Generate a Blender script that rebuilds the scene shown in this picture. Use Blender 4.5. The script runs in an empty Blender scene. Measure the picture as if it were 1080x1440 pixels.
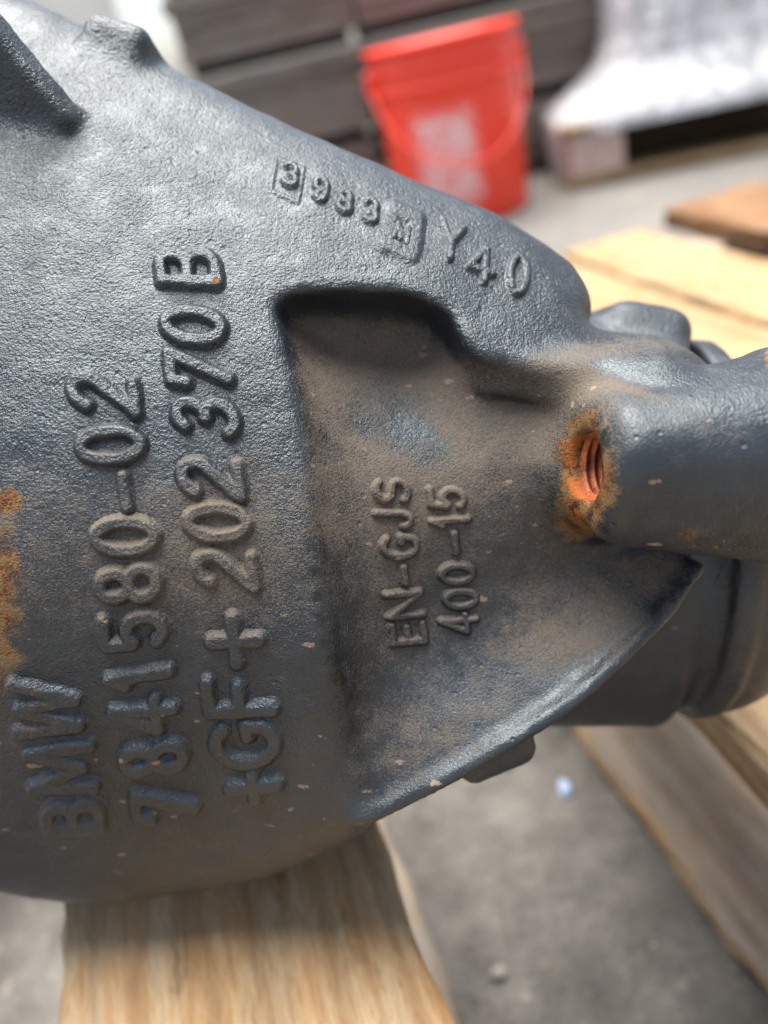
import bpy, math, random
import numpy as np
from mathutils import Matrix, Vector
from mathutils.bvhtree import BVHTree

random.seed(7)
rng = np.random.default_rng(7)
SC = bpy.context.scene
COL = SC.collection
R = math.radians

# ------------------------------------------------------------------ camera, sky, sun, exposure
FPX = 1130.0                      # focal length in pixels of the 1080 x 1440 photograph
CAM_H = 0.325
PITCH, ROLL = R(30), R(13.5)
DIST = 0.145                      # distance to the lettered face
S = DIST / FPX                    # metres per housing unit

fw = Vector((0, math.cos(PITCH), -math.sin(PITCH)))
r0 = Vector((1, 0, 0)); u0 = r0.cross(fw)
rt = math.cos(ROLL) * r0 - math.sin(ROLL) * u0
up = math.cos(ROLL) * u0 + math.sin(ROLL) * r0
CAM = Vector((0, 0, CAM_H))

cam_data = bpy.data.cameras.new('camera')
cam = bpy.data.objects.new('camera', cam_data); COL.objects.link(cam)
rotm = Matrix((rt, up, -fw)).transposed()
cam.matrix_world = Matrix.Translation(CAM) @ rotm.to_4x4()
cam_data.sensor_fit = 'VERTICAL'; cam_data.sensor_height = 36.0
cam_data.sensor_width = 27.0
cam_data.lens = 36.0 * FPX / 1440.0
cam_data.clip_start = 0.005; cam_data.clip_end = 200
cam_data.dof.use_dof = True
cam_data.dof.focus_distance = 0.1455
cam_data.dof.aperture_fstop = 7.6
SC.camera = cam

world = bpy.data.worlds.new('World'); SC.world = world; world.use_nodes = True
wn = world.node_tree; wn.nodes.clear()
wo = wn.nodes.new('ShaderNodeOutputWorld'); wb = wn.nodes.new('ShaderNodeBackground')
sky = wn.nodes.new('ShaderNodeTexSky'); sky.sky_type = 'NISHITA'; sky.sun_disc = False
SUN_EL, SUN_AZ = R(78), R(-8)    # azimuth from +Y (straight ahead), negative to the left
sky.sun_elevation = SUN_EL; sky.sun_rotation = SUN_AZ
sky.dust_density = 2.0; sky.air_density = 1.0; sky.ozone_density = 1.0
hs = wn.nodes.new('ShaderNodeHueSaturation'); hs.inputs['Saturation'].default_value = 0.60
wn.links.new(sky.outputs[0], hs.inputs['Color']); wn.links.new(hs.outputs[0], wb.inputs[0])
wb.inputs[1].default_value = 0.05
wn.links.new(wb.outputs[0], wo.inputs[0])

sun_d = bpy.data.lights.new('sun', 'SUN'); sun_d.energy = 2.5; sun_d.angle = R(55); sun_d.color = (1.0, 0.96, 0.90)
sun = bpy.data.objects.new('sun', sun_d); COL.objects.link(sun)
sdir = Vector((math.sin(SUN_AZ) * math.cos(SUN_EL), math.cos(SUN_AZ) * math.cos(SUN_EL), math.sin(SUN_EL)))
sun.rotation_euler = sdir.to_track_quat('Z', 'Y').to_euler(); sun.location = (0, 0, 3)

SC.view_settings.view_transform = 'Standard'; SC.view_settings.look = 'None'
SC.view_settings.exposure = 2.38; SC.view_settings.gamma = 1.0
SC.view_settings.use_curve_mapping = False

# ------------------------------------------------------------------ helpers
def tag(o, label=None, cat=None, group=None, kind=None):
    if label: o['label'] = label
    if cat: o['category'] = cat
    if group: o['group'] = group
    if kind: o['kind'] = kind
    return o

def empty(name, mat=None, parent=None):
    o = bpy.data.objects.new(name, None); COL.objects.link(o)
    o.empty_display_size = 0.02
    if parent: o.parent = parent
    if mat is not None: o.matrix_world = mat
    return o

def mesh_np(name, V, F, smooth=True):
    """fast mesh from vertex array and list/array of faces"""
    me = bpy.data.meshes.new(name)
    V = np.asarray(V, np.float32)
    if isinstance(F, np.ndarray):
        n, k = F.shape
        me.vertices.add(len(V)); me.vertices.foreach_set('co', V.ravel())
        me.loops.add(n * k); me.loops.foreach_set('vertex_index', F.astype(np.int32).ravel())
        me.polygons.add(n)
        me.polygons.foreach_set('loop_start', np.arange(0, n * k, k, dtype=np.int32))
        me.polygons.foreach_set('loop_total', np.full(n, k, dtype=np.int32))
        me.update(calc_edges=True)
    else:
        me.from_pydata([tuple(map(float, v)) for v in V], [], F); me.update()
    me.polygons.foreach_set('use_smooth', np.full(len(me.polygons), smooth, dtype=bool))
    return me

def obj(name, me, mat=None, parent=None, mw=None):
    o = bpy.data.objects.new(name, me); COL.objects.link(o)
    if mat and not me.materials: me.materials.append(mat)
    if parent: o.parent = parent
    if mw is not None:
        if parent: o.matrix_local = mw
        else: o.matrix_world = mw
    return o

def set_attr(me, name, vals):
    a = me.attributes.new(name, 'FLOAT', 'POINT'); a.data.foreach_set('value', np.asarray(vals, np.float32))

def vnoise(P, scale, seed=0):
    """3D value noise, P (n,3) -> n values in -1..1"""
    q = P / scale + 1000.0
    i = np.floor(q).astype(np.int64); f = q - i; f = f * f * (3 - 2 * f)
    def hsh(a, b, c):
        n = (a * 73856093) ^ (b * 19349663) ^ (c * 83492791) ^ (seed * 2654435761)
        n = (n ^ (n >> 13)) * 1274126177 & 0x7fffffff
        n = (n ^ (n >> 16)) * 1103515245 & 0x7fffffff
        return (n % 65536) / 32767.5 - 1.0
    out = 0
    for dx in (0, 1):
        for dy in (0, 1):
            for dz in (0, 1):
                w = (f[:, 0] if dx else 1 - f[:, 0]) * (f[:, 1] if dy else 1 - f[:, 1]) * (f[:, 2] if dz else 1 - f[:, 2])
                out = out + w * hsh(i[:, 0] + dx, i[:, 1] + dy, i[:, 2] + dz)
    return out

def sstep(a, b, x):
    t = np.clip((x - a) / (b - a), 0, 1); return t * t * (3 - 2 * t)

class NT:
    """tiny node-tree writer"""
    def __init__(s, name):
        s.m = bpy.data.materials.new(name); s.m.use_nodes = True; s.t = s.m.node_tree; s.t.nodes.clear()
        s.out = s.n('ShaderNodeOutputMaterial'); s.b = s.n('ShaderNodeBsdfPrincipled')
        s.l(s.b.outputs[0], s.out.inputs[0])
    def n(s, ty, **kw):
        x = s.t.nodes.new(ty)
        for k, v in kw.items(): setattr(x, k, v)
        return x
    def l(s, a, b): s.t.links.new(a, b)
    def put(s, sock, v):
        if hasattr(v, 'is_output') or hasattr(v, 'links'): s.l(v, sock)
        else: sock.default_value = v
    def coord(s, scale=(1, 1, 1), rot=(0, 0, 0), loc=(0, 0, 0)):
        tc = s.n('ShaderNodeTexCoord'); mp = s.n('ShaderNodeMapping')
        mp.inputs['Scale'].default_value = scale; mp.inputs['Rotation'].default_value = rot; mp.inputs['Location'].default_value = loc
        s.l(tc.outputs['Object'], mp.inputs[0]); return mp.outputs[0]
    def noise(s, vec, scale, detail=3, rough=0.55, dist=0.0):
        x = s.n('ShaderNodeTexNoise'); s.l(vec, x.inputs['Vector'])
        x.inputs['Scale'].default_value = scale; x.inputs['Detail'].default_value = detail
        x.inputs['Roughness'].default_value = rough; x.inputs['Distortion'].default_value = dist
        return x.outputs[0]
    def voro(s, vec, scale, feature='F1', out=0, rand=1.0):
        x = s.n('ShaderNodeTexVoronoi', feature=feature); s.l(vec, x.inputs['Vector'])
        x.inputs['Scale'].default_value = scale; x.inputs['Randomness'].default_value = rand
        return x.outputs[out]
    def ramp(s, fac, stops, interp='LINEAR'):
        x = s.n('ShaderNodeValToRGB'); s.l(fac, x.inputs[0]); x.color_ramp.interpolation = interp
        e = x.color_ramp.elements
        while len(e) < len(stops): e.new(0.5)
        for i, (p, c) in enumerate(stops):
            e[i].position = p; e[i].color = (c, c, c, 1) if not hasattr(c, '__len__') else (*c, 1)
        return x.outputs[0]
    def mr(s, v, a, b, c=0.0, d=1.0, smooth=False):
        x = s.n('ShaderNodeMapRange'); x.interpolation_type = 'SMOOTHSTEP' if smooth else 'LINEAR'
        s.l(v, x.inputs[0])
        for i, q in zip((1, 2, 3, 4), (a, b, c, d)): x.inputs[i].default_value = q
        return x.outputs[0]
    def math(s, op, a, b=0.0, clamp=False):
        x = s.n('ShaderNodeMath', operation=op); x.use_clamp = clamp
        s.put(x.inputs[0], a); s.put(x.inputs[1], b); return x.outputs[0]
    def mix(s, fac, a, b, mode='MIX'):
        x = s.n('ShaderNodeMix', data_type='RGBA', blend_type=mode)
        s.put(x.inputs[0], fac)
        for sock, v in ((x.inputs[6], a), (x.inputs[7], b)):
            if isinstance(v, tuple): sock.default_value = (*v, 1)
            else: s.l(v, sock)
        return x.outputs[2]
    def attr(s, name):
        x = s.n('ShaderNodeAttribute', attribute_name=name); return x.outputs['Fac']
    def bump(s, h, dist, strength=1.0, normal=None):
        x = s.n('ShaderNodeBump'); s.l(h, x.inputs['Height']); x.inputs['Distance'].default_value = dist
        x.inputs['Strength'].default_value = strength
        if normal: s.l(normal, x.inputs['Normal'])
        return x.outputs[0]
    def fin(s, base=None, rough=None, normal=None, metal=None, spec=None):
        for k, v in (('Base Color', base), ('Roughness', rough), ('Normal', normal), ('Metallic', metal), ('Specular IOR Level', spec)):
            if v is None: continue
            if isinstance(v, tuple): s.b.inputs[k].default_value = (*v, 1)
            else: s.put(s.b.inputs[k], v)
        return s.m

# ------------------------------------------------------------------ materials
def mat_cast_iron():
    t = NT('painted_cast_iron'); c = t.coord()
    dust, rust = t.attr('dust'), t.attr('rust')
    big = t.noise(c, 60, 3); mid = t.noise(c, 260, 3, 0.6)
    peb = t.math('ADD', t.math('MULTIPLY', t.noise(c, 1150, 3.0, 0.62, 0.15), 0.75), t.math('MULTIPLY', t.noise(c, 2300, 2.0, 0.6), 0.30))               # pebbled casting skin, about 1.3 mm
    fine = t.noise(c, 2600, 2, 0.6)
    grit = t.noise(c, 3600, 1, 0.5)
    paint = t.mix(t.mr(big, 0.3, 0.7), (0.009, 0.011, 0.014), (0.017, 0.0205, 0.025))
    paint = t.mix(t.math('MULTIPLY', t.mr(mid, 0.45, 0.72), 0.25), paint, (0.045, 0.050, 0.056))
    # dust lies as grains, in the hollows of the skin first
    g = t.math('ADD', t.math('MULTIPLY', grit, 1.0), t.math('MULTIPLY', fine, 0.4))
    g = t.math('ADD', g, t.math('MULTIPLY', t.math('SUBTRACT', 0.5, peb), 0.5))
    g = t.math('ADD', g, t.math('MULTIPLY', t.math('SUBTRACT', mid, 0.5), 0.45))
    thr = t.math('SUBTRACT', 1.20, t.math('MULTIPLY', dust, 0.95))
    dm = t.math('MULTIPLY', t.math('SUBTRACT', g, thr), 2.6, clamp=True)
    dcol = t.mix(fine, (0.050, 0.040, 0.032), (0.205, 0.167, 0.128))
    col = t.mix(t.math('MULTIPLY', dm, 0.85), paint, dcol)
    # pale paint chips, few and stretched along the surface
    c2 = t.coord(scale=(0.55, 1.25, 1.0), rot=(0, 0, 0.12))
    vx = t.n('ShaderNodeTexVoronoi', feature='F1'); t.l(c2, vx.inputs['Vector']); vx.inputs['Scale'].default_value = 300
    d0 = vx.outputs['Distance']; rc = t.n('ShaderNodeSeparateColor'); t.l(vx.outputs['Color'], rc.inputs[0])
    pick = t.math('GREATER_THAN', rc.outputs[0], 0.66)
    rad = t.math('MULTIPLY', rc.outputs[1], 0.24)
    edge = t.math('ADD', d0, t.math('MULTIPLY', t.math('SUBTRACT', t.noise(c, 1000, 3, 0.7), 0.5), 0.55))
    chip = t.math('MULTIPLY', t.math('MULTIPLY', t.math('SUBTRACT', rad, edge), 25.0, clamp=True), pick)
    chip = t.math('MULTIPLY', chip, t.attr('chips'))
    col = t.mix(chip, col, t.mix(fine, (0.12, 0.088, 0.065), (0.30, 0.235, 0.18)))
    # black grease smeared along the step
    gr = t.math('MULTIPLY', t.math('SUBTRACT', t.math('ADD', t.attr('grease'), t.math('MULTIPLY', t.math('SUBTRACT', t.noise(c, 500, 4, 0.7), 0.5), 1.3)), 0.40), 4.0, clamp=True)
    col = t.mix(gr, col, (0.004, 0.004, 0.004)); dm = t.math('MULTIPLY', dm, t.math('SUBTRACT', 1.0, gr)); chip = t.math('MULTIPLY', chip, t.math('SUBTRACT', 1.0, gr))
    # rust
    rn = t.math('ADD', t.math('MULTIPLY', mid, 0.7), t.math('MULTIPLY', fine, 0.5))
    rm = t.math('MULTIPLY', t.math('SUBTRACT', t.math('ADD', rn, rust), 1.02), 4.5, clamp=True)
    rcol = t.ramp(t.math('ADD', t.math('MULTIPLY', mid, 0.55), t.math('MULTIPLY', fine, 0.45)),
                  [(0.36, (0.020, 0.012, 0.009)), (0.45, (0.080, 0.034, 0.015)), (0.52, (0.185, 0.085, 0.026)), (0.58, (0.145, 0.108, 0.060)), (0.70, (0.085, 0.080, 0.068))])
    hot = t.math('MULTIPLY', t.math('SUBTRACT', rust, 0.86), 8.0, clamp=True)
    rcol = t.mix(hot, rcol, t.mix(fine, (0.12, 0.030, 0.010), (0.42, 0.13, 0.028)))
    col = t.mix(rm, col, rcol)
    matte = t.math('MAXIMUM', t.math('MAXIMUM', dm, rm), chip)
    rough = t.math('ADD', t.mr(mid, 0.3, 0.7, 0.30, 0.42), t.math('SUBTRACT', t.math('MULTIPLY', matte, 0.40), t.math('MULTIPLY', gr, 0.08)), clamp=True)
    smoothed = t.attr('smoothness')
    hgt = t.math('ADD', t.math('MULTIPLY', peb, t.math('SUBTRACT', 1.0, t.math('MULTIPLY', smoothed, 0.75))), t.math('MULTIPLY', fine, 0.32))
    pit = t.voro(c, 330); pv = t.math('MULTIPLY', t.math('SUBTRACT', t.math('ADD', 0.16, t.math('MULTIPLY', t.math('SUBTRACT', big, 0.5), 0.5)), pit), 4.0, clamp=True)
    hgt = t.math('SUBTRACT', t.math('MULTIPLY', hgt, t.mr(t.noise(c, 130, 3), 0.3, 0.7, 0.65, 1.2)), t.math('MULTIPLY', pv, 0.6))
    hgt = t.math('ADD', hgt, t.math('MULTIPLY', matte, 0.12))
    nrm = t.bump(hgt, 0.00046, 1.0)
    t.b.inputs['Specular Tint'].default_value = (0.84, 0.95, 1.0, 1)
    return t.fin(col, rough, nrm, spec=t.math('SUBTRACT', 0.60, t.math('MULTIPLY', matte, 0.46)))

def mat_thread():
    t = NT('rusty_thread'); c = t.coord()
    n1 = t.noise(c, 300, 3); n2 = t.noise(c, 1500, 2)
    col = t.ramp(t.math('ADD', t.math('MULTIPLY', n1, 0.6), t.math('MULTIPLY', n2, 0.4)),
                 [(0.3, (0.045, 0.013, 0.008)), (0.5, (0.28, 0.070, 0.022)), (0.7, (0.55, 0.17, 0.045))])
    return t.fin(col, 0.55, t.bump(n2, 0.0002, 0.6), spec=0.4)

def mat_wood(name, c1, c2, c3, grey=0.0, seed=0.0, rough=0.75):
    """sawn timber, grain along local X"""
    c1, c2, c3 = (tuple(0.57 * x for x in q) for q in (c1, c2, c3))
    t = NT(name)
    oi = t.n('ShaderNodeObjectInfo')
    tc = t.n('ShaderNodeTexCoord'); mp = t.n('ShaderNodeMapping'); t.l(tc.outputs['Object'], mp.inputs[0])
    off = t.n('ShaderNodeCombineXYZ'); t.l(t.math('MULTIPLY', oi.outputs['Random'], 7.0), off.inputs[0]); t.l(t.math('MULTIPLY', oi.outputs['Random'], 3.1), off.inputs[1])
    off.inputs[2].default_value = seed
    t.l(off.outputs[0], mp.inputs['Location']); mp.inputs['Scale'].default_value = (1, 1, 1)
    st = t.n('ShaderNodeMapping'); t.l(mp.outputs[0], st.inputs[0]); st.inputs['Scale'].default_value = (0.055, 1, 1)
    st2 = t.n('ShaderNodeMapping'); t.l(mp.outputs[0], st2.inputs[0]); st2.inputs['Scale'].default_value = (0.22, 1, 1)
    g1 = t.noise(st.outputs[0], 420, 4, 0.66, 0.4); g2 = t.noise(st2.outputs[0], 1000, 3, 0.65); big = t.noise(st2.outputs[0], 32, 3, 0.6, 0.8)
    blot = t.noise(mp.outputs[0], 28, 4, 0.6)
    saw = t.noise(st2.outputs[0], 500, 2)
    f = t.math('ADD', t.math('MULTIPLY', g1, 0.30), t.math('ADD', t.math('MULTIPLY', g2, 0.16), t.math('ADD', t.math('MULTIPLY', big, 0.30), t.math('MULTIPLY', blot, 0.24))))
    col = t.ramp(f, [(0.40, c1), (0.50, c2), (0.60, c3)])
    stain = t.mr(blot, 0.52, 0.72)
    col = t.mix(t.math('MULTIPLY', stain, 0.30 + 0.4 * grey), col, (0.15, 0.115, 0.085))
    s3 = t.n('ShaderNodeMapping'); t.l(mp.outputs[0], s3.inputs[0]); s3.inputs['Scale'].default_value = (0.35, 1, 1)
    ta = t.noise(s3.outputs[0], 70, 6, 0.72, 0.6); tb = t.noise(s3.outputs[0], 130, 5, 0.7)
    col = t.mix(t.math('MULTIPLY', t.mr(ta, 0.50, 0.62), 0.55), col, tuple(a * b for a, b in zip(c2, (0.92, 0.70, 0.50))))
    col = t.mix(t.math('MULTIPLY', t.mr(ta, 0.48, 0.36), 0.55), col, tuple(a * b for a, b in zip(c2, (0.90, 1.02, 1.22))))
    col = t.mix(t.math('MULTIPLY', t.mr(tb, 0.60, 0.70), 0.55), col, tuple(0.55 * a for a in c1))
    dk = t.mr(big, 0.60, 0.72)
    col = t.mix(t.math('MULTIPLY', dk, 0.3), col, (0.09, 0.048, 0.022))
    wv = t.n('ShaderNodeTexWave', wave_type='BANDS', bands_direction='Y'); t.l(st2.outputs[0], wv.inputs[0]); wv.inputs['Scale'].default_value = 26; wv.inputs['Distortion'].default_value = 9; wv.inputs['Detail'].default_value = 3; wv.inputs['Detail Scale'].default_value = 1.2
    col = t.mix(t.math('MULTIPLY', t.mr(wv.outputs['Fac'], 0.55, 1.0), 0.38), col, c1)
    fib = t.n('ShaderNodeMapping'); t.l(mp.outputs[0], fib.inputs[0]); fib.inputs['Scale'].default_value = (0.10, 1, 1)
    fb = t.noise(fib.outputs[0], 620, 2, 0.5, 0.3)
    col = t.mix(t.math('MULTIPLY', t.mr(fb, 0.58, 0.70), 0.2), col, (0.085, 0.05, 0.026))
    if grey: col = t.mix(grey, col, (0.16, 0.145, 0.125))
    h = t.math('ADD', t.math('MULTIPLY', g1, 0.6), t.math('ADD', t.math('MULTIPLY', g2, 0.5), t.math('MULTIPLY', saw, 0.3)))
    return t.fin(col, rough, t.bump(h, 0.0012, 0.7), spec=0.25)

def mat_concrete():
    t = NT('dirty_concrete'); c = t.coord()
    a = t.noise(c, 5, 5, 0.6); b = t.noise(c, 45, 4, 0.6); d = t.noise(c, 320, 3, 0.6); e = t.noise(c, 16, 4, 0.65)
    f = t.math('ADD', t.math('MULTIPLY', a, 0.35), t.math('ADD', t.math('MULTIPLY', b, 0.4), t.math('MULTIPLY', d, 0.25)))
    col = t.ramp(f, [(0.36, (0.060, 0.056, 0.051)), (0.5, (0.16, 0.152, 0.139)), (0.62, (0.275, 0.256, 0.232))])
    col = t.mix(t.math('MULTIPLY', t.mr(e, 0.48, 0.68), 0.55), col, (0.11, 0.10, 0.09))
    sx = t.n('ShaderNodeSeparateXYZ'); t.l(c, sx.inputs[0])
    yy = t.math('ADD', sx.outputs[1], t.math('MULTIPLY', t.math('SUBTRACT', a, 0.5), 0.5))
    near_shade = t.mr(yy, 0.85, 0.55)                                       # shade on the near ground, painted as darker concrete
    col = t.mix(near_shade, t.mix(0.6, col, (0.135, 0.128, 0.116)), t.mix(0.22, col, (0.095, 0.086, 0.076)))
    v = t.voro(c, 90); sp = t.math('MULTIPLY', t.math('SUBTRACT', 0.26, v), 6.0, clamp=True)
    col = t.mix(t.math('MULTIPLY', sp, t.mr(b, 0.5, 0.62)), col, (0.30, 0.26, 0.22))
    return t.fin(col, 0.85, t.bump(t.math('ADD', b, d), 0.003, 0.6), spec=0.25)

def mat_plain(name, col, rough=0.5, var=0.15, scale=20, spec=0.5, bump=0.0, **kw):
    t = NT(name); c = t.coord(); n = t.noise(c, scale, 4, 0.6)
    lo = tuple(x * (1 - var) for x in col); hi = tuple(min(1, x * (1 + var)) for x in col)
    base = t.mix(t.mr(n, 0.3, 0.7), lo, hi)
    return t.fin(base, rough, t.bump(n, bump, 0.6) if bump else None, spec=spec)

def mat_bucket():
    t = NT('red_bucket_plastic'); c = t.coord()
    n = t.noise(c, 14, 3); base = t.mix(n, (0.84, 0.040, 0.016), (0.92, 0.062, 0.028))
    # worn white print on the side facing the camera, rubbed into patches
    sx = t.n('ShaderNodeSeparateXYZ'); t.l(c, sx.inputs[0])
    ax = t.math('SUBTRACT', 1.0, t.math('MULTIPLY', t.math('ABSOLUTE', t.math('ADD', sx.outputs[0], 0.035)), 17.0), clamp=True)
    az = t.math('SUBTRACT', 1.0, t.math('MULTIPLY', t.math('ABSOLUTE', t.math('SUBTRACT', sx.outputs[2], 0.115)), 11.0), clamp=True)
    ay = t.math('LESS_THAN', sx.outputs[1], 0.0)
    w = t.noise(c, 55, 4, 0.7)
    m = t.math('MULTIPLY', t.math('MULTIPLY', t.math('MULTIPLY', ax, 3.0, clamp=True), t.math('MULTIPLY', az, 3.0, clamp=True)), ay)
    m = t.math('MULTIPLY', m, t.mr(w, 0.36, 0.62, 0.10, 0.9))
    return t.fin(t.mix(m, base, (0.82, 0.70, 0.70)), 0.38, t.bump(n, 0.001, 0.3), spec=0.5)

def mat_film(name, col, alpha):
    t = NT(name); c = t.coord(scale=(1, 1, 0.35)); n = t.noise(c, 26, 4, 0.65, 1.2); n2 = t.noise(c, 9, 3)
    base = t.mix(n2, tuple(x * 0.72 for x in col), col)
    m = t.fin(base, 0.28, t.bump(n, 0.05, 1.0), spec=0.6)
    tr = t.n('ShaderNodeBsdfTransparent'); mx = t.n('ShaderNodeMixShader')
    t.l(t.mr(n, 0.35, 0.7, alpha, min(1, alpha + 0.25)), mx.inputs[0]); t.l(tr.outputs[0], mx.inputs[1]); t.l(t.b.outputs[0], mx.inputs[2])
    t.l(mx.outputs[0], t.out.inputs[0]); return m

M_IRON = mat_cast_iron(); M_THREAD = mat_thread()
M_DECK = mat_wood('fresh_pallet_wood', (0.37, 0.20, 0.085), (0.66, 0.455, 0.25), (0.82, 0.65, 0.43))
M_PALE = mat_wood('pale_pallet_wood', (0.33, 0.21, 0.10), (0.54, 0.38, 0.20), (0.66, 0.50, 0.29), seed=3)
M_RUSSET = mat_wood('russet_pallet_wood', (0.16, 0.075, 0.032), (0.36, 0.19, 0.085), (0.50, 0.31, 0.16), seed=4)
M_EDGE = mat_wood('sawn_board_edge', (0.52, 0.34, 0.18), (0.86, 0.62, 0.36), (0.98, 0.76, 0.48), seed=8)
M_OLD = mat_wood('weathered_pallet_wood', (0.40, 0.32, 0.245), (0.68, 0.56, 0.44), (0.84, 0.71, 0.57), grey=0.1, seed=6)
M_DARKW = mat_wood('dark_weathered_planks', (0.21, 0.19, 0.165), (0.36, 0.33, 0.285), (0.50, 0.455, 0.40), grey=0.1, seed=9, rough=0.85)
M_GAPSHADE = mat_plain('gap_shade_bearer', (0.022, 0.022, 0.022), 0.8)  # black colour stands for the shade in gaps between bundles
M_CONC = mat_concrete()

# ------------------------------------------------------------------ ground
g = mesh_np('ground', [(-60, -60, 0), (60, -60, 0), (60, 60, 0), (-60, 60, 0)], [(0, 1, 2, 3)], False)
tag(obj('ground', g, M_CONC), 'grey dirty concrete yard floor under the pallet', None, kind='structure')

# ------------------------------------------------------------------ boards and pallets
BAZ = R(-10.57)                                     # the pallet boards run this way from +Y
dA = Vector((math.sin(BAZ), math.cos(BAZ), 0)); dC = Vector((math.cos(BAZ), -math.sin(BAZ), 0))

def board_mesh(name, L, W, T, seed=0, chip=0.0025, nx=90, ny=10):
    """sawn board along X: bevelled box section lofted along X with uneven, splintered arrises"""
    rs = np.random.default_rng(seed)
    b = min(0.0022, T * 0.2)
    sec = []
    for k in range(ny + 1): sec.append((-W / 2 + b + (W - 2 * b) * k / ny, T, 0))
    sec += [(W / 2, T - b, 1), (W / 2, T * 0.5, 1), (W / 2, b, 1), (W / 2 - b, 0, 1), (-W / 2 + b, 0, -1), (-W / 2, b, -1), (-W / 2, T * 0.5, -1), (-W / 2, T - b, -1)]
    n = len(sec); xs = np.linspace(-L / 2, L / 2, nx)
    P = np.array([(x, y, z) for x in xs for (y, z, s) in sec], float)
    sd = np.array([s for x in xs for (y, z, s) in sec], float)
    nz = vnoise(np.c_[P[:, 0] * 40, sd * 9 + seed, P[:, 0] * 0], 1.0, seed) * 0.6 + vnoise(np.c_[P[:, 0] * 170, sd * 9 + seed, P[:, 2] * 300], 1.0, seed + 5) * 0.4
    P[:, 1] += np.where(np.abs(P[:, 1]) > W / 2 - 2 * b, nz * chip, 0)
    top = P[:, 2] > T * 0.9
    P[:, 2] += np.where(top, vnoise(np.c_[P[:, 0] * 12, P[:, 1] * 90 + seed, P[:, 0] * 0], 1.0, seed + 2) * 0.0006, 0)
    F = []
    for i in range(nx - 1):
        for k in range(n):
            a, c = i * n + k, i * n + (k + 1) % n
            F.append((a, a + n, c + n, c))
    F.append(tuple(range(n))); F.append(tuple(reversed(range((nx - 1) * n, nx * n))))
    me = mesh_np(name, P, F, False); me.update(); return me

def along_mat(al, ac, z): 
    p = dA * al + dC * ac; m = Matrix((dA, -dC, Vector((0, 0, 1)))).transposed().to_4x4(); m.translation = Vector((p.x, p.y, z)); return m

DECK = 0.140
pal = empty('wooden_pallet', along_mat(0.17, 0.25, 0))
tag(pal, 'wooden pallet under the black cast iron housing', 'pallet')
pinv = pal.matrix_world.inverted()
A0, A1 = -0.33, 0.685
def pal_board(name, ac0, ac1, z, T, mat, a0=A0, a1=A1, seed=0, label=None, chip=0.0025, edge=None):
    me = board_mesh(name, a1 - a0, ac1 - ac0, T, seed, chip)
    o = obj(name, me, mat, pal); o.matrix_local = pinv @ along_mat((a0 + a1) / 2, (ac0 + ac1) / 2, z)
    if label: tag(o, label)
    if edge:
        me.materials.append(edge)
        for p in me.polygons:
            if abs(p.normal.y) > 0.8: p.material_index = 1
    return o
TB = 0.018
pal_board('deck_board', -0.290, -0.190, DECK - TB, TB, M_DECK, seed=1)
pal_board('deck_board', -0.084, 0.006, DECK - TB, TB, M_DECK, seed=2, label='orange brown deck board directly under the housing', chip=0.003)
pal_board('deck_board', 0.108, 0.198, DECK - TB, TB, M_DECK, seed=3)
pal_board('deck_board', 0.236, 0.312, DECK - TB, TB, M_PALE, seed=4, a1=0.645)
pal_board('deck_board', 0.319, 0.394, DECK - TB, TB, M_PALE, seed=6, a1=0.630, label='pale yellow deck board beyond the housing')
pal_board('deck_board', 0.442, 0.540, DECK - TB, TB, M_RUSSET, seed=5, a1=0.668)
pal_board('bottom_board', -0.100, 0.014, 0.004, 0.014, M_OLD, seed=11)
pal_board('bottom_board', 0.119, 0.168, 0.004, 0.014, M_OLD, seed=12, edge=M_EDGE, label='grey weathered bottom board lying on the concrete')
pal_board('bottom_board', 0.43, 0.55, 0.004, 0.014, M_OLD, seed=13)
for k, al in enumerate((-0.29, 0.36, 0.60)):
    me = board_mesh('stringer', 0.88, 0.036, DECK - TB - 0.0185, 20 + k)
    o = obj('stringer', me, M_OLD, pal)
    p = dA * al + dC * 0.14; m = Matrix((dC, dA, Vector((0, 0, 1)))).transposed().to_4x4(); m.translation = Vector((p.x, p.y, 0.0182)); o.matrix_local = pinv @ m

# ------------------------------------------------------------------ cast housing: implicit solid -> mesh
HROOT = cam.matrix_world @ Matrix.Translation((0, 0, -DIST))   # local axes of the casting, 1 unit = S metres in the arrays below
upL = np.array([rt.z, up.z, -fw.z])
def L2(px, py, z=0.0):                                # measured position -> casting coordinates
    k = (FPX - z) / FPX
    return (px - 540) * k, (720 - py) * k

h = 7.0
X0, Y0, Z0 = -960.0, -770.0, -1040.0
NX, NY, NZ = 258, 250, 180
gx = X0 + h * np.arange(NX); gy = Y0 + h * np.arange(NY); gz = Z0 + h * np.arange(NZ)
GX, GY = np.meshgrid(gx, gy, indexing='ij')

def catmull(pts, n=8, closed=True):
    P = np.array(pts, float); out = []; m = len(P)
    for i in range(m if closed else m - 1):
        p0, p1, p2, p3 = (P[(i - 1) % m] if closed or i > 0 else P[i]), P[i], P[(i + 1) % m], (P[(i + 2) % m] if closed or i + 2 < m else P[(i + 1) % m])
        for k in range(n):
            t = k / n
            out.append(0.5 * ((2 * p1) + (-p0 + p2) * t + (2 * p0 - 5 * p1 + 4 * p2 - p3) * t * t + (-p0 + 3 * p1 - 3 * p2 + p3) * t ** 3))
    if not closed: out.append(P[-1])
    return np.array(out)

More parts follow.
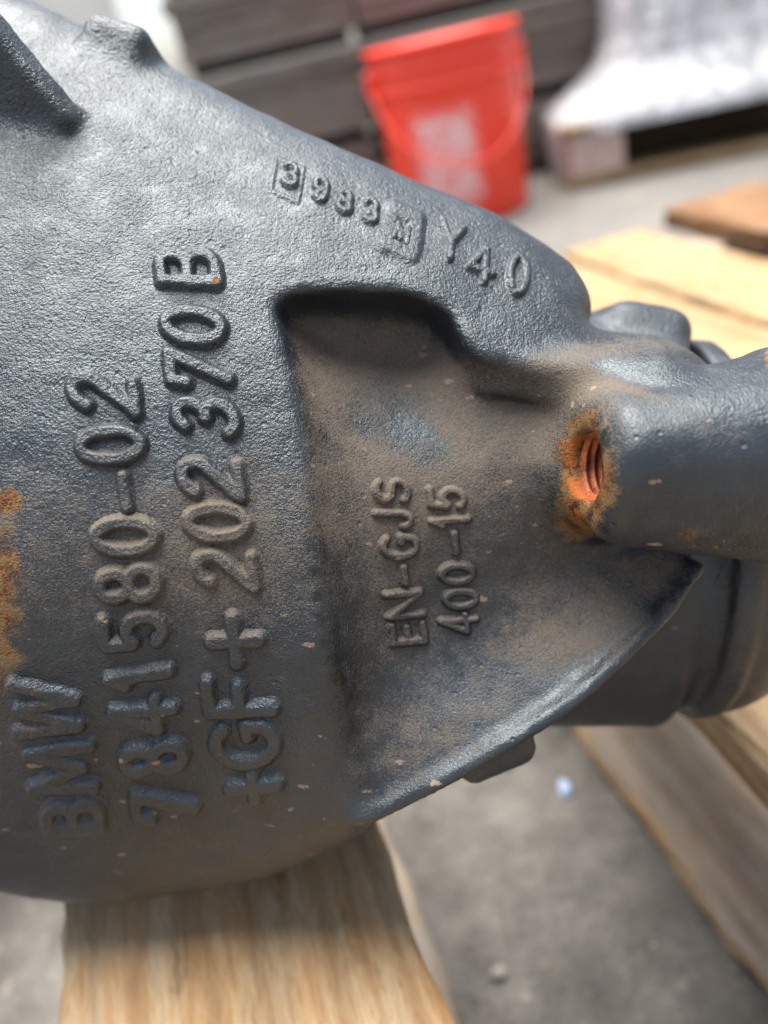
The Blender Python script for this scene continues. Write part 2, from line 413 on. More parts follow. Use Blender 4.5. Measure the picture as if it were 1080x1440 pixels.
def poly_sdf(pts, x, y):
    d2 = np.full(x.shape, 1e12); ins = np.zeros(x.shape, bool); n = len(pts)
    for i in range(n):
        ax, ay = pts[i]; bx, by = pts[(i + 1) % n]
        ex, ey = bx - ax, by - ay; wx, wy = x - ax, y - ay
        t = np.clip((wx * ex + wy * ey) / (ex * ex + ey * ey + 1e-9), 0, 1)
        d2 = np.minimum(d2, (wx - t * ex) ** 2 + (wy - t * ey) ** 2)
        c = ((ay > y) != (by > y)) & (x < (bx - ax) * (y - ay) / (by - ay + 1e-12) + ax)
        ins ^= c
    d = np.sqrt(d2); return np.where(ins, -d, d)

def tps(ctrl):
    C = np.array(ctrl, float); n = len(C)
    def U(r2): return np.where(r2 > 0, r2 * np.log(r2 + 1e-12), 0) * 0.5
    sc = 300.0; P = C[:, :2] / sc
    K = U(((P[:, None] - P[None]) ** 2).sum(-1)) + np.eye(n) * 0.02
    A = np.zeros((n + 3, n + 3)); A[:n, :n] = K; A[:n, n] = 1; A[:n, n + 1:] = P; A[n, :n] = 1; A[n + 1:, :n] = P.T
    w = np.linalg.solve(A, np.r_[C[:, 2], 0, 0, 0])
    def ev(x, y):
        q = np.stack([x.ravel(), y.ravel()], 1) / sc; out = w[n] + q @ w[n + 1:]
        for i in range(n): out = out + w[i] * U(((q - P[i]) ** 2).sum(1))
        return out.reshape(x.shape)
    return ev

def smax(a, b, k): 
    e = np.maximum(k - np.abs(a - b), 0) / k; return np.maximum(a, b) + e * e * k * 0.25
def smin(a, b, k): 
    e = np.maximum(k - np.abs(a - b), 0) / k; return np.minimum(a, b) - e * e * k * 0.25

OUT = [(-280, -212), (-100, -122), (0, -70), (95, -20), (150, 10), (240, 56), (330, 106), (420, 152), (500, 191), (600, 236), (680, 270), (745, 308), (792, 340), (820, 370), (830, 405), (822, 448),
       (860, 474), (940, 478), (1010, 520), (1025, 600), (1015, 720), (992, 800), (942, 870), (880, 932), (805, 1000), (740, 1040), (640, 1098), (545, 1146), (480, 1200), (300, 1318), (100, 1374), (0, 1374), (-120, 1336), (-280, 1220)]
outl = catmull([L2(x, y, -110) for x, y in OUT], 5)
FRONT = [(-250, -100, -300), (-250, 300, -90), (-250, 700, -10), (-250, 1000, -90), (-250, 1200, -260),
         (0, -50, -255), (100, 5, -240), (200, 55, -222), (400, 165, -180), (600, 255, -160), (740, 315, -150), (810, 385, -140),
         (0, 130, -120), (200, 220, -90), (350, 290, -72), (0, 380, -12), (200, 440, -2), (350, 470, 0), (0, 600, 32), (200, 660, 38), (400, 640, 25), (410, 800, 26), (0, 800, 26), (200, 840, 18), (430, 950, -6),
         (0, 980, -45), (200, 1000, -58), (440, 1080, -68), (0, 1120, -138), (250, 1120, -144), (0, 1200, -222), (250, 1190, -216), (0, 1260, -305), (250, 1238, -285), (470, 1165, -108),
         (450, 270, -92), (560, 330, -78), (620, 390, -52), (700, 430, -62), (770, 420, -85), (500, 390, -34),
         (545, 1135, -84), (640, 1085, -78), (740, 1028, -78), (880, 920, -94), (985, 800, -125), (1080, 700, -150), (850, 500, -70), (1000, 500, -120), (700, 700, 20), (900, 650, -40), (600, 900, 10)]
front = tps([(*L2(x, y, z), z) for x, y, z in FRONT])
POCK = [(392, 428), (432, 410), (520, 408), (580, 412), (628, 436), (650, 474), (680, 504), (740, 512), (830, 524), (960, 600), (1100, 680), (1100, 850), (1000, 960), (780, 1110), (600, 1190), (500, 1215), (478, 1130), (476, 1020), (464, 920), (446, 800), (432, 680), (416, 560), (400, 480)]
pockl = catmull([L2(x, y, -20) for x, y in POCK], 5)
FLOOR = [(380, 430, -170), (430, 440, -170), (405, 500, -95), (418, 580, -45), (436, 700, -22), (455, 850, -34), (470, 960, -68), (480, 1050, -92), (500, 1140, -92),
         (520, 425, -192), (590, 435, -188), (560, 500, -150), (560, 560, -110), (560, 620, -76), (560, 690, -58), (575, 780, -74), (590, 860, -102), (600, 920, -116), (610, 970, -108), (620, 1030, -88), (640, 1085, -74), (560, 1120, -84),
         (640, 480, -165), (680, 560, -110), (690, 640, -72), (720, 740, -88), (740, 830, -126), (700, 920, -118), (800, 880, -132), (780, 950, -102), (740, 1026, -82), (880, 840, -136), (875, 914, -98), (985, 795, -122), (940, 852, -104), (900, 780, -160), (1000, 700, -165), (830, 600, -110), (1080, 850, -115)]
floor_ = tps([(*L2(x, y, z), z) for x, y, z in FLOOR])

o2 = poly_sdf(outl, GX, GY) - 4 - 24 * np.clip(1 - sstep(-60, 40, GX) * sstep(60, -60, GY), 0, 1); p2 = poly_sdf(pockl, GX, GY); fz = front(GX, GY); flz = floor_(GX, GY)
gfx, gfy = np.gradient(fz, h); fsc = 1 / np.sqrt(1 + np.clip(gfx ** 2 + gfy ** 2, 0, 9))
gfx, gfy = np.gradient(flz, h); flsc = 1 / np.sqrt(1 + np.clip(gfx ** 2 + gfy ** 2, 0, 9))

def cone(P, A, ax, r0, r1, Ln, rnd):
    """rounded cone frustum from A along unit ax"""
    q = P - A; t = q @ ax; rad = np.sqrt(np.maximum((q * q).sum(-1) - t * t, 0))
    rr = r0 + (r1 - r0) * np.clip(t / Ln, 0, 1)
    a = rad - rr + rnd; b = np.maximum(-t, t - Ln) + rnd
    return np.minimum(np.maximum(a, b), 0) + np.sqrt(np.maximum(a, 0) ** 2 + np.maximum(b, 0) ** 2) - rnd
def block(P, A, ax, r0, r1, Ln, rnd, p=3.4):
    e1 = upL - ax * (upL @ ax); e1 /= np.linalg.norm(e1); e2 = np.cross(ax, e1)
    q = P - A; t = q @ ax; rad = (np.abs(q @ e1) ** p + np.abs(q @ e2) ** p) ** (1 / p)
    rr = r0 + (r1 - r0) * np.clip(t / Ln, 0, 1); a = rad - rr + rnd; b = np.maximum(-t, t - Ln) + rnd
    return np.minimum(np.maximum(a, b), 0) + np.sqrt(np.maximum(a, 0) ** 2 + np.maximum(b, 0) ** 2) - rnd
def capsule(P, A, B, ra, rb):
    A, B = np.array(A, float), np.array(B, float); d = B - A; t = np.clip((P - A) @ d / (d @ d), 0, 1)
    q = P - A - t[..., None] * d; return np.sqrt((q * q).sum(-1)) - (ra + (rb - ra) * t)
def rbox(P, C, fr, half, rnd):
    q = np.abs((P - np.array(C, float)) @ np.array(fr, float).T) - np.array(half, float) + rnd
    return np.sqrt((np.maximum(q, 0) ** 2).sum(-1)) + np.minimum(q.max(-1), 0) - rnd

BF = np.array([*L2(824, 655, 28), 28.0]); BN = np.array([-0.98, -0.05, 0.12]); BN /= np.linalg.norm(BN); BA = -BN
HOLE_R = 48.0
lip = np.array([(*L2(x, y, z), z) for x, y, z in catmull([(505, 1150, -92), (545, 1138, -84), (640, 1090, -73), (740, 1032, -76), (805, 988, -80), (870, 932, -90), (935, 866, -104), (985, 800, -124)], 4, False)])

def field(xs):
    """field on a slab of x indices; returns value and id of the feature that owns each point"""
    x = gx[xs][:, None, None]; y = gy[None, :, None]; z = gz[None, None, :]
    body = smax((z - fz[xs][:, :, None]) * fsc[xs][:, :, None], o2[xs][:, :, None] + 0 * z, 95.0)
    back = -(z + 960 - np.clip((x + 100) * 0.75, 0, 560)); body = np.maximum(body, back)
    carve = smax(p2[xs][:, :, None] + 0 * z, (flz[xs][:, :, None] - z) * flsc[xs][:, :, None], 105.0)
    F = smax(body, -carve, 20.0)
    ids = np.where(-carve > body - 4, 1, 0).astype(np.int8)
    P = np.stack(np.broadcast_arrays(x, y, z), -1).astype(np.float64)
    def sub(box):
        sx = np.where((gx[xs] > box[0]) & (gx[xs] < box[1]))[0]; sy = np.where((gy > box[2]) & (gy < box[3]))[0]; sz = np.where((gz > box[4]) & (gz < box[5]))[0]
        if len(sx) == 0 or len(sy) == 0 or len(sz) == 0: return None
        return np.s_[sx[0]:sx[-1] + 1, sy[0]:sy[-1] + 1, sz[0]:sz[-1] + 1]
    def add(box, fn, k, fid):
        s = sub(box)
        if s is None: return
        v = fn(P[s]); 
        if fid is not None: ids[s] = np.where(v < F[s] - 2, fid, ids[s])
        F[s] = smin(F[s], v, k)
    # lip bead
    def beadf(Q):
        d = np.full(Q.shape[:-1], 1e9)
        for i in range(len(lip) - 1): d = np.minimum(d, capsule(Q, lip[i], lip[i + 1], 6.0, 6.0))
        return d
    add((-120, 560, -560, 0, -240, 40), beadf, 42, None)
    sA = np.array((*L2(694, 522, -84), -84.0)); sB = np.array((*L2(930, 540, -22), -22.0)); sL = np.linalg.norm(sB - sA); sd = (sB - sA) / sL
    def shoulder(Q): return block(Q, sA - sd * 20, sd, 24, 54, sL + 20, 16, 4.0)
    # ridge that joins the arch to the boss, then the boss itself
    add((60, 620, -60, 320, -260, 220), shoulder, 26, 3)
    add((20, 640, -220, 380, -420, 200), lambda Q: capsule(Q, (*L2(690, 618, -205), -205), (*L2(838, 655, -128), -128), 90, 112), 36, 3)
    add((130, 800, -260, 420, -420, 260), lambda Q: block(Q, BF, BA, 98, 142, 280, 34, 2.6), 64, 3)
    add((130, 760, -260, 420, -420, 260), lambda Q: block(Q, BF + BA * 260 + np.array([0, 6, 0]), np.array([0.97, 0.05, -0.24]), 142, 152, 260, 30, 2.6), 30, 3)
    # pinion neck behind, and the wider bearing seat at its end
    def neck(Q, c, ry, rz, xa, xb, rnd):
        q = np.sqrt(((Q[..., 1] - c[0]) / ry) ** 2 + ((Q[..., 2] - c[1]) / rz) ** 2); a = (q - 1) * min(ry, rz) + rnd
        b = np.maximum(xa - Q[..., 0], Q[..., 0] - xb) + rnd
        return np.minimum(np.maximum(a, b), 0) + np.sqrt(np.maximum(a, 0) ** 2 + np.maximum(b, 0) ** 2) - rnd
    add((150, 760, -520, 520, -860, -60), lambda Q: neck(Q, (-14, -500), 415, 270, 180, 575, 50), 14, 2)
    add((430, 860, -480, 480, -860, -60), lambda Q: neck(Q, (-48, -500), 352, 290, 500, 790, 140), 22, 2)
    add((330, 720, 260, 560, -640, -240), lambda Q: rbox(Q, (*L2(905, 462, -430), -430), ((0.98, -0.2, 0), (0.2, 0.98, 0), (0, 0, 1)), (76, 34, 60), 32), 40, 2)
    add((480, 760, -520, 480, -860, -60), lambda Q: neck(Q, (-34, -500), 378, 300, 590, 640, 12), 10, 2)
    add((0, 420, -560, -260, -420, -60), lambda Q: rbox(Q, (*L2(690, 1046, -220), -220), ((0.92, 0.39, 0), (-0.39, 0.92, 0), (0, 0, 1)), (66, 34, 80), 28), 26, 2)
    # cast ear behind the top edge and blade-like rib at the left
    add((-760, -260, 640, 1020, -420, -80), lambda Q: rbox(Q, (*L2(170, 104, -250), -250), ((0.95, -0.30, 0), (0.30, 0.95, 0), (0, 0, 1)), (56, 62, 70), 24), 22, 4)
    a1 = np.array([0.60, -0.72, -0.34]); a1 /= np.linalg.norm(a1); a2 = np.array([0.72, 0.46, 0.52]); a2 -= a1 * (a2 @ a1); a2 /= np.linalg.norm(a2); a3 = np.cross(a1, a2)
    add((-860, -300, 400, 900, -260, 200), lambda Q: rbox(Q, (*L2(-32, 112, -95), -95), (a1, a2, a3), (140, 96, 26), 12), 18, 5)
    # threaded hole
    s = sub((130, 800, -200, 360, -420, 260))
    if s is not None:
        Q = P[s] - BF; t = Q @ BA; rad = np.sqrt(np.maximum((Q * Q).sum(-1) - t * t, 0))
        F[s] = smax(F[s], -np.maximum(rad - HOLE_R, t - 150), 8.0)
    F = np.maximum(F, -(P @ upL + (1 / S) * (CAM_H - DECK) - FPX * upL[2]) + 1.0)   # machined flat that stands on the deck board
    return F.astype(np.float32), ids

FV = np.empty((NX, NY, NZ), np.float32); IDS = np.empty((NX, NY, NZ), np.int8)
for a in range(0, NX, 40):
    sl = slice(a, min(a + 40, NX)); FV[sl], IDS[sl] = field(np.arange(sl.start, sl.stop))

def surface_nets(F):
    ins = F < 0
    c = sum(ins[i:NX - 1 + i, j:NY - 1 + j, k:NZ - 1 + k].astype(np.int8) for i in (0, 1) for j in (0, 1) for k in (0, 1))
    act = np.argwhere((c > 0) & (c < 8)); vid = np.full(c.shape, -1, np.int32); vid[tuple(act.T)] = np.arange(len(act))
    cor = np.array([(i, j, k) for i in (0, 1) for j in (0, 1) for k in (0, 1)])
    val = np.stack([F[act[:, 0] + a, act[:, 1] + b, act[:, 2] + d] for a, b, d in cor], 1).astype(np.float64)
    acc = np.zeros((len(act), 3)); cnt = np.zeros(len(act))
    for p in range(8):
        for q in range(p + 1, 8):
            if np.abs(cor[p] - cor[q]).sum() != 1: continue
            m = (val[:, p] < 0) != (val[:, q] < 0)
            t = val[:, p] / (val[:, p] - val[:, q] + 1e-20)
            pt = cor[p] + t[:, None] * (cor[q] - cor[p]); acc[m] += pt[m]; cnt[m] += 1
    V = (act + acc / cnt[:, None]) * h + np.array([X0, Y0, Z0])
    Q = []
    for ax in range(3):
        sa = [slice(None)] * 3; sb = [slice(None)] * 3; sa[ax] = slice(0, -1); sb[ax] = slice(1, None)
        e = np.argwhere(ins[tuple(sa)] != ins[tuple(sb)])
        u, w = (ax + 1) % 3, (ax + 2) % 3
        e = e[(e[:, u] > 0) & (e[:, w] > 0) & (e[:, u] < c.shape[u]) & (e[:, w] < c.shape[w])]
        du = np.zeros(3, int); du[u] = 1; dw = np.zeros(3, int); dw[w] = 1
        f4 = np.stack([vid[tuple((e - du - dw).T)], vid[tuple((e - dw).T)], vid[tuple(e.T)], vid[tuple((e - du).T)]], 1)
        flip = ~ins[tuple(e.T)]; f4[flip] = f4[flip][:, ::-1]; Q.append(f4)
    return V, np.concatenate(Q), act
V, Q, act = surface_nets(FV)
VID = IDS[act[:, 0], act[:, 1], act[:, 2]]
E_ = np.concatenate([Q[:, [0, 1]], Q[:, [1, 2]], Q[:, [2, 3]], Q[:, [3, 0]]]); E_ = np.concatenate([E_, E_[:, ::-1]])
deg = np.bincount(E_[:, 0], minlength=len(V))
def lap(P): return np.stack([np.bincount(E_[:, 0], weights=P[E_[:, 1], k], minlength=len(P)) for k in range(3)], 1) / deg[:, None] - P
for it in range(4): V = V + 0.5 * lap(V); V = V - 0.52 * lap(V)
def vnormals(P, F):
    n = np.cross(P[F[:, 2]] - P[F[:, 0]], P[F[:, 3]] - P[F[:, 1]]); N = np.zeros_like(P)
    for k in range(4):
        for j in range(3): N[:, j] += np.bincount(F[:, k], weights=n[:, j], minlength=len(P))
    return N / (np.linalg.norm(N, axis=1, keepdims=True) + 1e-12)
N = vnormals(V, Q)
bvh = BVHTree.FromPolygons([tuple(v) for v in V], [tuple(q) for q in Q.tolist()])
nz = vnoise(V, 60, 1) * 1.6 + vnoise(V, 24, 2) * 0.9
V = V + N * nz[:, None]; N = vnormals(V, Q)

# wear: dust, rust, chips and smoothness on the casting; dust also thinned to paint shade
def gauss(u, v, cx, cy, sx, sy, ang=0):
    c, s = math.cos(ang), math.sin(ang); a = (u - cx) * c + (v - cy) * s; b = -(u - cx) * s + (v - cy) * c
    return np.exp(-(a / sx) ** 2 - (b / sy) ** 2)
def wear(P, Nn):
    k = FPX / (FPX - P[:, 2]); u = 540 + P[:, 0] * k; v = 720 - P[:, 1] * k
    n1 = vnoise(P, 90, 11); n2 = vnoise(P, 30, 12); n3 = vnoise(P, 14, 13)
    x, y = P[:, 0], P[:, 1]
    inp = sstep(14, -22, poly_sdf(pockl, x, y)) * sstep(-70, -40, -np.abs(P[:, 2]) + 60)
    inp = sstep(14, -22, poly_sdf(pockl, x, y))
    upw = np.clip(Nn @ upL, -1, 1)
    dust = 0.06 + 0.52 * sstep(480, 740, v) - 0.50 * sstep(820, 1020, v) + 0.06 * n1  # dust falls off again towards the bottom, painting the lower body's shade
    dust = np.maximum(dust, inp * (0.72 + 0.20 * n1 + 0.10 * n2 + 0.40 * (upw - 0.45)))
    dust -= inp * 0.75 * gauss(u, v, 570, 605, 75, 50, 0.3) * (0.7 + 0.6 * n2)
    dust -= inp * 0.22 * gauss(u, v, 700, 940, 60, 26, 0.5)
    dust += 0.75 * gauss(u, v, 830, 495, 150, 26, -0.12) + 0.35 * gauss(u, v, 1000, 490, 90, 20)
    dust += 0.40 * gauss(u, v, 640, 370, 130, 45, 0.42) * (0.7 + 0.5 * n2) + 0.25 * gauss(u, v, 760, 330, 40, 40)
    dust += 0.25 * gauss(u, v, 260, 800, 160, 180) * (0.6 + 0.6 * n1)
    dust += 0.38 * sstep(0.62, 0.95, upw) * sstep(520, 700, v) * sstep(1120, 960, v) * (1 - inp)
    dust -= 0.25 * sstep(1120, 1240, v)  # dust thinned further at the bottom edge, darkening it like shade
    dust -= 0.14 * gauss(u, v, 700, 985, 130, 60, -0.5) + 0.18 * inp * gauss(u, v, 640, 880, 130, 80) - 0.16 * inp * sstep(800, 700, v)  # thinner dust paints shade low in the recess; more dust higher up
    dust -= 0.45 * sstep(800, 900, u) * sstep(530, 570, v) * sstep(800, 760, v)
    lipd = np.min(np.stack([np.linalg.norm(P - q, axis=1) for q in lip]), 0); dust -= 0.4 * sstep(60, 8, lipd)
    dust = np.where((VIDX(P, u, v) > 0), dust * 0.1, dust)  # dust nearly removed on parts set far back, painting their shade
    q = P - BF; t = q @ BA; rad = np.sqrt(np.maximum((q * q).sum(1) - t * t, 0))
    rust = sstep(130, 58, rad) * sstep(80, 8, np.abs(t)) * (0.74 + 0.34 * n2 + 0.2 * n3) + 0.22 * sstep(58, 46, rad) * sstep(60, 10, np.abs(t))
    rust *= 0.78 + 0.30 * sstep(600, 740, v) - 0.25 * sstep(20, 70, u - 838)
    rust = np.maximum(rust, 0.84 * gauss(u, v, 812, 728, 40, 46) * (1 + 0.3 * n3))
    rust = np.maximum(rust, (0.80 + 0.16 * n2 + 0.1 * n3) * gauss(u, v, -14, 850, 66, 170) * (P[:, 2] > -200))
    rust = np.maximum(rust, (0.86 + 0.2 * n3) * gauss(u, v, 10, 705, 38, 26))
    rust = np.maximum(rust, 0.55 * gauss(u, v, 970, 755, 75, 16, -0.05)); rust = np.maximum(rust, 0.95 * gauss(u, v, 1082, 505, 8, 20))
    rust = np.maximum(rust, 0.98 * gauss(u, v, 304, 394, 7, 7))
    rust = np.maximum(rust, 0.42 * gauss(u, v, 40, 1000, 90, 120)); rust = np.maximum(rust, 0.36 * sstep(0.2, 0.9, n1) * sstep(900, 1050, v))
    chips = np.clip(0.9 * sstep(820, 900, v) * sstep(1270, 1180, v) * sstep(820, 700, u) + inp * 0.9 * sstep(420, 520, v) + 0.7 * gauss(u, v, 200, 850, 150, 90), 0, 1)
    smooth = np.clip(inp * 0.75 * (1 - gauss(u, v, 570, 605, 90, 60, 0.3)) + 0.35 * sstep(700, 790, u) * sstep(440, 480, v) + 0.25 * sstep(900, 1100, v), 0, 1)
    line = catmull([(405, 470), (430, 640), (436, 770), (458, 900), (478, 1000), (462, 1070), (440, 1060)], 4, False)
    gd = np.min(np.stack([np.hypot(u - a, v - b) for a, b in line]), 0); grease = 0.62 * sstep(720, 800, v) * sstep(1000, 930, v) * sstep(24, 3, gd) + 0.40 * gauss(u, v, 480, 950, 14, 46) + 0.35 * gauss(u, v, 438, 1050, 8, 20)
    dust -= 0.5 * gauss(u, v, 505, 1120, 40, 24, -0.4)
    return np.clip(dust, 0, 1.1), np.clip(rust, 0, 1.2), chips, smooth, grease
def VIDX(P, u, v): return (P[:, 2] < -170)
def dress(me, P, Nn):
    for nm, a in zip(('dust', 'rust', 'chips', 'smoothness', 'grease'), wear(P, Nn)): set_attr(me, nm, a)

base = HROOT @ Vector((-0.04, -0.085, -0.11)); base.z = DECK
HM = rotm.to_4x4(); HM.translation = base
housing = empty('differential_housing', HM)
tag(housing, 'black painted cast iron differential housing with raised part numbers and rusty bolt hole', 'differential housing')
HOFF = np.array((HM.inverted() @ HROOT).translation)      # where the array origin sits in the root's axes
M_ROOT = Matrix.Translation(Vector(HOFF))

FID = VID[Q]; fid = np.where((FID == FID[:, :1]).all(1), FID[:, 0], FID.max(1))
for k, nm in ((0, 'shell'), (1, 'recessed_web'), (2, 'pinion_neck'), (3, 'mounting_boss'), (4, 'cast_ear'), (5, 'stiffening_rib')):
    sel = Q[fid == k]
    if len(sel) == 0: continue
    used, inv = np.unique(sel.ravel(), return_inverse=True)
    me = mesh_np(nm, V[used] * S, inv.reshape(-1, 4)); dress(me, V[used], N[used])
    me.normals_split_custom_set_from_vertices([tuple(n) for n in N[used]])
    obj(nm, me, M_IRON, housing, M_ROOT)

# threaded bore: a helical V-thread on the hole wall
def thread():
    ex = np.cross(BA, (0, 1, 0)); ex /= np.linalg.norm(ex); ey = np.cross(BA, ex)
    nth, turns, pitch = 48, 11, 12.5
    prof = [(0.0, 0.0), (0.35, -8.5), (0.5, -9.0), (0.62, -8.5)]
    VV = []; FF = []
    steps = turns * nth
    for s in range(steps + 1):
        a = 2 * math.pi * s / nth; ad = pitch * s / nth + 3
        for (pf, dr) in prof + [(1.0, 0.0)]:
            r = HOLE_R + 1.0 + dr
            VV.append(BF + BA * (ad + pf * pitch) + (ex * math.cos(a) + ey * math.sin(a)) * r)
    m = len(prof) + 1
    for s in range(steps):
        for k in range(m - 1): i = s * m + k; FF.append((i, i + 1, i + m + 1, i + m))
    return np.array(VV), np.array(FF)
tv, tf = thread()
obj('bolt_thread', mesh_np('bolt_thread', tv * S, tf), M_THREAD, housing, M_ROOT)

# ------------------------------------------------------------------ raised lettering
def arc(cx, cy, rx, ry, a0, a1, n=14):
    return [(cx + rx * math.cos(R(a0 + (a1 - a0) * i / n)), cy + ry * math.sin(R(a0 + (a1 - a0) * i / n))) for i in range(n + 1)]
def oval(w=0.5, hh=0.5):
    s = hh - w * 0.95
    return [arc(0, s, w, hh - s, 0, 180) + arc(0, -s, w, hh - s, 180, 360) + [(w, s)]]
GL = {
 '0': oval(),
 '1': [[(0.12, -0.5), (0.12, 0.5), (-0.3, 0.22)]],
 '2': [arc(0, 0.22, 0.46, 0.28, 165, -30) + [(-0.48, -0.5), (0.5, -0.5)]],
 '3': [arc(0, 0.25, 0.42, 0.25, 150, -90) + arc(0, -0.24, 0.48, 0.26, 90, -150)],
 '4': [[(0.18, -0.5), (0.18, 0.5), (-0.5, -0.2), (0.5, -0.2)]],
 '5': [[(0.42, 0.5), (-0.36, 0.5), (-0.42, 0.06)] + arc(0, -0.19, 0.46, 0.31, 140, -145)],
 '7': [[(-0.5, 0.26), (-0.5, 0.5), (0.5, 0.5), (-0.15, -0.5)]],
 '8': [arc(0, 0.25, 0.40, 0.25, -90, 270, 22), arc(0, -0.25, 0.48, 0.25, 90, 450, 22)],
 '9': [arc(0, 0.2, 0.44, 0.3, 0, 360, 22), arc(0, 0.2, 0.44, 0.3, 0, 10, 2) + [(0.40, -0.2)] + arc(0, -0.22, 0.40, 0.28, 0, -140)],
 'B': [[(-0.46, -0.5), (-0.46, 0.5), (0.1, 0.5)] + arc(0.1, 0.26, 0.34, 0.24, 90, -90) + [(-0.46, 0.02)], [(0.1, 0.02)] + arc(0.1, -0.24, 0.40, 0.26, 90, -90) + [(-0.46, -0.5)]],
 'M': [[(-0.5, -0.5), (-0.42, 0.5), (0, -0.35), (0.42, 0.5), (0.5, -0.5)]],
 'W': [[(-0.5, 0.5), (-0.26, -0.5), (0, 0.45), (0.26, -0.5), (0.5, 0.5)]],
 'E': [[(0.45, 0.5), (-0.45, 0.5), (-0.45, -0.5), (0.45, -0.5)], [(-0.45, 0.02), (0.3, 0.02)]],
 'F': [[(0.5, 0.5), (-0.45, 0.5), (-0.45, -0.5)], [(-0.45, 0.0), (0.3, 0.0)]],
 'N': [[(-0.46, -0.5), (-0.46, 0.5), (0.46, -0.5), (0.46, 0.5)]],
 'G': [arc(0, 0, 0.5, 0.5, 48, 318, 20) + [(0.42, -0.06), (0.16, -0.06)]],
 'J': [[(0.34, 0.5), (0.34, -0.2)] + arc(-0.04, -0.2, 0.38, 0.3, 0, -165)],
 'S': [arc(0, 0.25, 0.42, 0.25, 35, 270) + arc(0, -0.25, 0.46, 0.25, 90, -145)],
 'Y': [[(-0.5, 0.5), (0, -0.02), (0.5, 0.5)], [(0, -0.02), (0, -0.5)]],
 '+': [[(-0.5, 0), (0.5, 0)], [(0, -0.5), (0, 0.5)]],
 '-': [[(-0.5, 0), (0.5, 0)]],
 '#': [[(-0.5, -0.5), (-0.5, 0.5), (0.5, 0.5), (0.5, -0.5), (-0.5, -0.5)]],
}
def seg_dist(U, Vv, lines):
    d = np.full(U.shape, 1e9)
    for ln in lines:
        for (ax, ay), (bx, by) in zip(ln[:-1], ln[1:]):
            ex, ey = bx - ax, by - ay; t = np.clip(((U - ax) * ex + (Vv - ay) * ey) / (ex * ex + ey * ey + 1e-9), 0, 1)
            d = np.minimum(d, np.hypot(U - ax - t * ex, Vv - ay - t * ey))
    return d
def blur(A, n):
    for _ in range(n):
        A = A.copy(); B = np.pad(A, 1, mode='edge')
        A = (B[:-2, 1:-1] + B[2:, 1:-1] + B[1:-1, :-2] + B[1:-1, 2:] + 4 * A) / 8
    return A
def character(ch, cx, cy, ur, uu, w, H, parent, name='raised_character', plate=None, soft=1.0, seed=0, fade=0.0):
    """one raised character: strokes in the char box mapped by ur (char right) and uu (char up), draped over the casting"""
    ur, uu = np.array(ur, float), np.array(uu, float)
    lines = [[tuple(np.array((cx, cy)) + a * ur + b * uu) for a, b in ln] for ln in GL[ch]]
    allp = np.array([p for ln in lines for p in ln]); e = max(3.8, w * 0.8) * soft; pad = w + e * 1.6 + 3
    lo, hi = allp.min(0) - pad, allp.max(0) + pad
    st = 1.7; us = np.arange(lo[0], hi[0], st); vs = np.arange(lo[1], hi[1], st)
    U, W = np.meshgrid(us, vs, indexing='ij'); T = np.full(U.shape, np.nan)
    for i in range(U.shape[0]):
        for j in range(U.shape[1]):
            d = Vector(((U[i, j] - 540) / FPX, (720 - W[i, j]) / FPX, -1.0))
            hit = bvh.ray_cast(Vector((0, 0, FPX)), d)
            if hit[0] is not None: T[i, j] = FPX - hit[0].z
    if np.isnan(T).any(): T = np.where(np.isnan(T), np.nanmean(T), T)
    T = blur(T, 6)
    P = np.stack([(U - 540) / FPX * T, (720 - W) / FPX * T, FPX - T], -1)
    du = np.gradient(P, axis=0); dv = np.gradient(P, axis=1); Nn = np.cross(du, dv); Nn /= np.linalg.norm(Nn, axis=-1, keepdims=True)
    Nn = np.where(Nn[..., 2:] < 0, -Nn, Nn)
    flat = P.reshape(-1, 3)
    bz = (vnoise(flat, 60, 1) * 1.6 + vnoise(flat, 24, 2) * 0.9).reshape(U.shape)
    wob = (vnoise(np.c_[U.ravel(), W.ravel(), U.ravel() * 0 + seed * 37], 17, 5) * 1.4 + vnoise(np.c_[U.ravel(), W.ravel(), U.ravel() * 0 + seed * 11], 7, 6) * 0.6).reshape(U.shape)
    d = seg_dist(U, W, lines) + wob * min(1.0, w / 9)
    t = np.clip((w + e - d) / (1.55 * e), 0, 1); hgt = H * (t * t * (3 - 2 * t))
    hgt = hgt * (1 + 0.05 * wob) - 1.1 * sstep(w + e - 1, w + e + 3.0, d) - 0.25
    keep = d < w + e + 4.0
    P = P + Nn * (hgt + bz)[..., None]
    idx = np.arange(U.size).reshape(U.shape)
    a, b, c, dd = idx[:-1, :-1], idx[1:, :-1], idx[1:, 1:], idx[:-1, 1:]
    kf = keep[:-1, :-1] & keep[1:, :-1] & keep[1:, 1:] & keep[:-1, 1:]
    F4 = np.stack([dd[kf], c[kf], b[kf], a[kf]], 1)
    used, inv = np.unique(F4.ravel(), return_inverse=True); PP = P.reshape(-1, 3)[used]
    me = mesh_np(name, PP * S, inv.reshape(-1, 4)); du = np.gradient(P, axis=0); dv = np.gradient(P, axis=1); N2 = np.cross(du, dv); N2 /= np.linalg.norm(N2, axis=-1, keepdims=True); N2 = np.where(N2[..., 2:] < 0, -N2, N2)
    dress(me, PP, N2.reshape(-1, 3)[used])
    return obj(name, me, M_IRON, parent, Matrix.Identity(4))

def line_root(name, label): 
    o = empty(name); o.parent = housing; o.matrix_local = M_ROOT; o['label'] = label; return o
def column(parent, chars, w, H, name='raised_character'):
    for i, (ch, cx, cy, hc, wc, T) in enumerate(chars):
        T = R(T); character(ch, cx, cy, (-0.125 * wc, -0.992 * wc), (-math.cos(T) * hc, -math.sin(T) * hc), w, H, parent, seed=i)

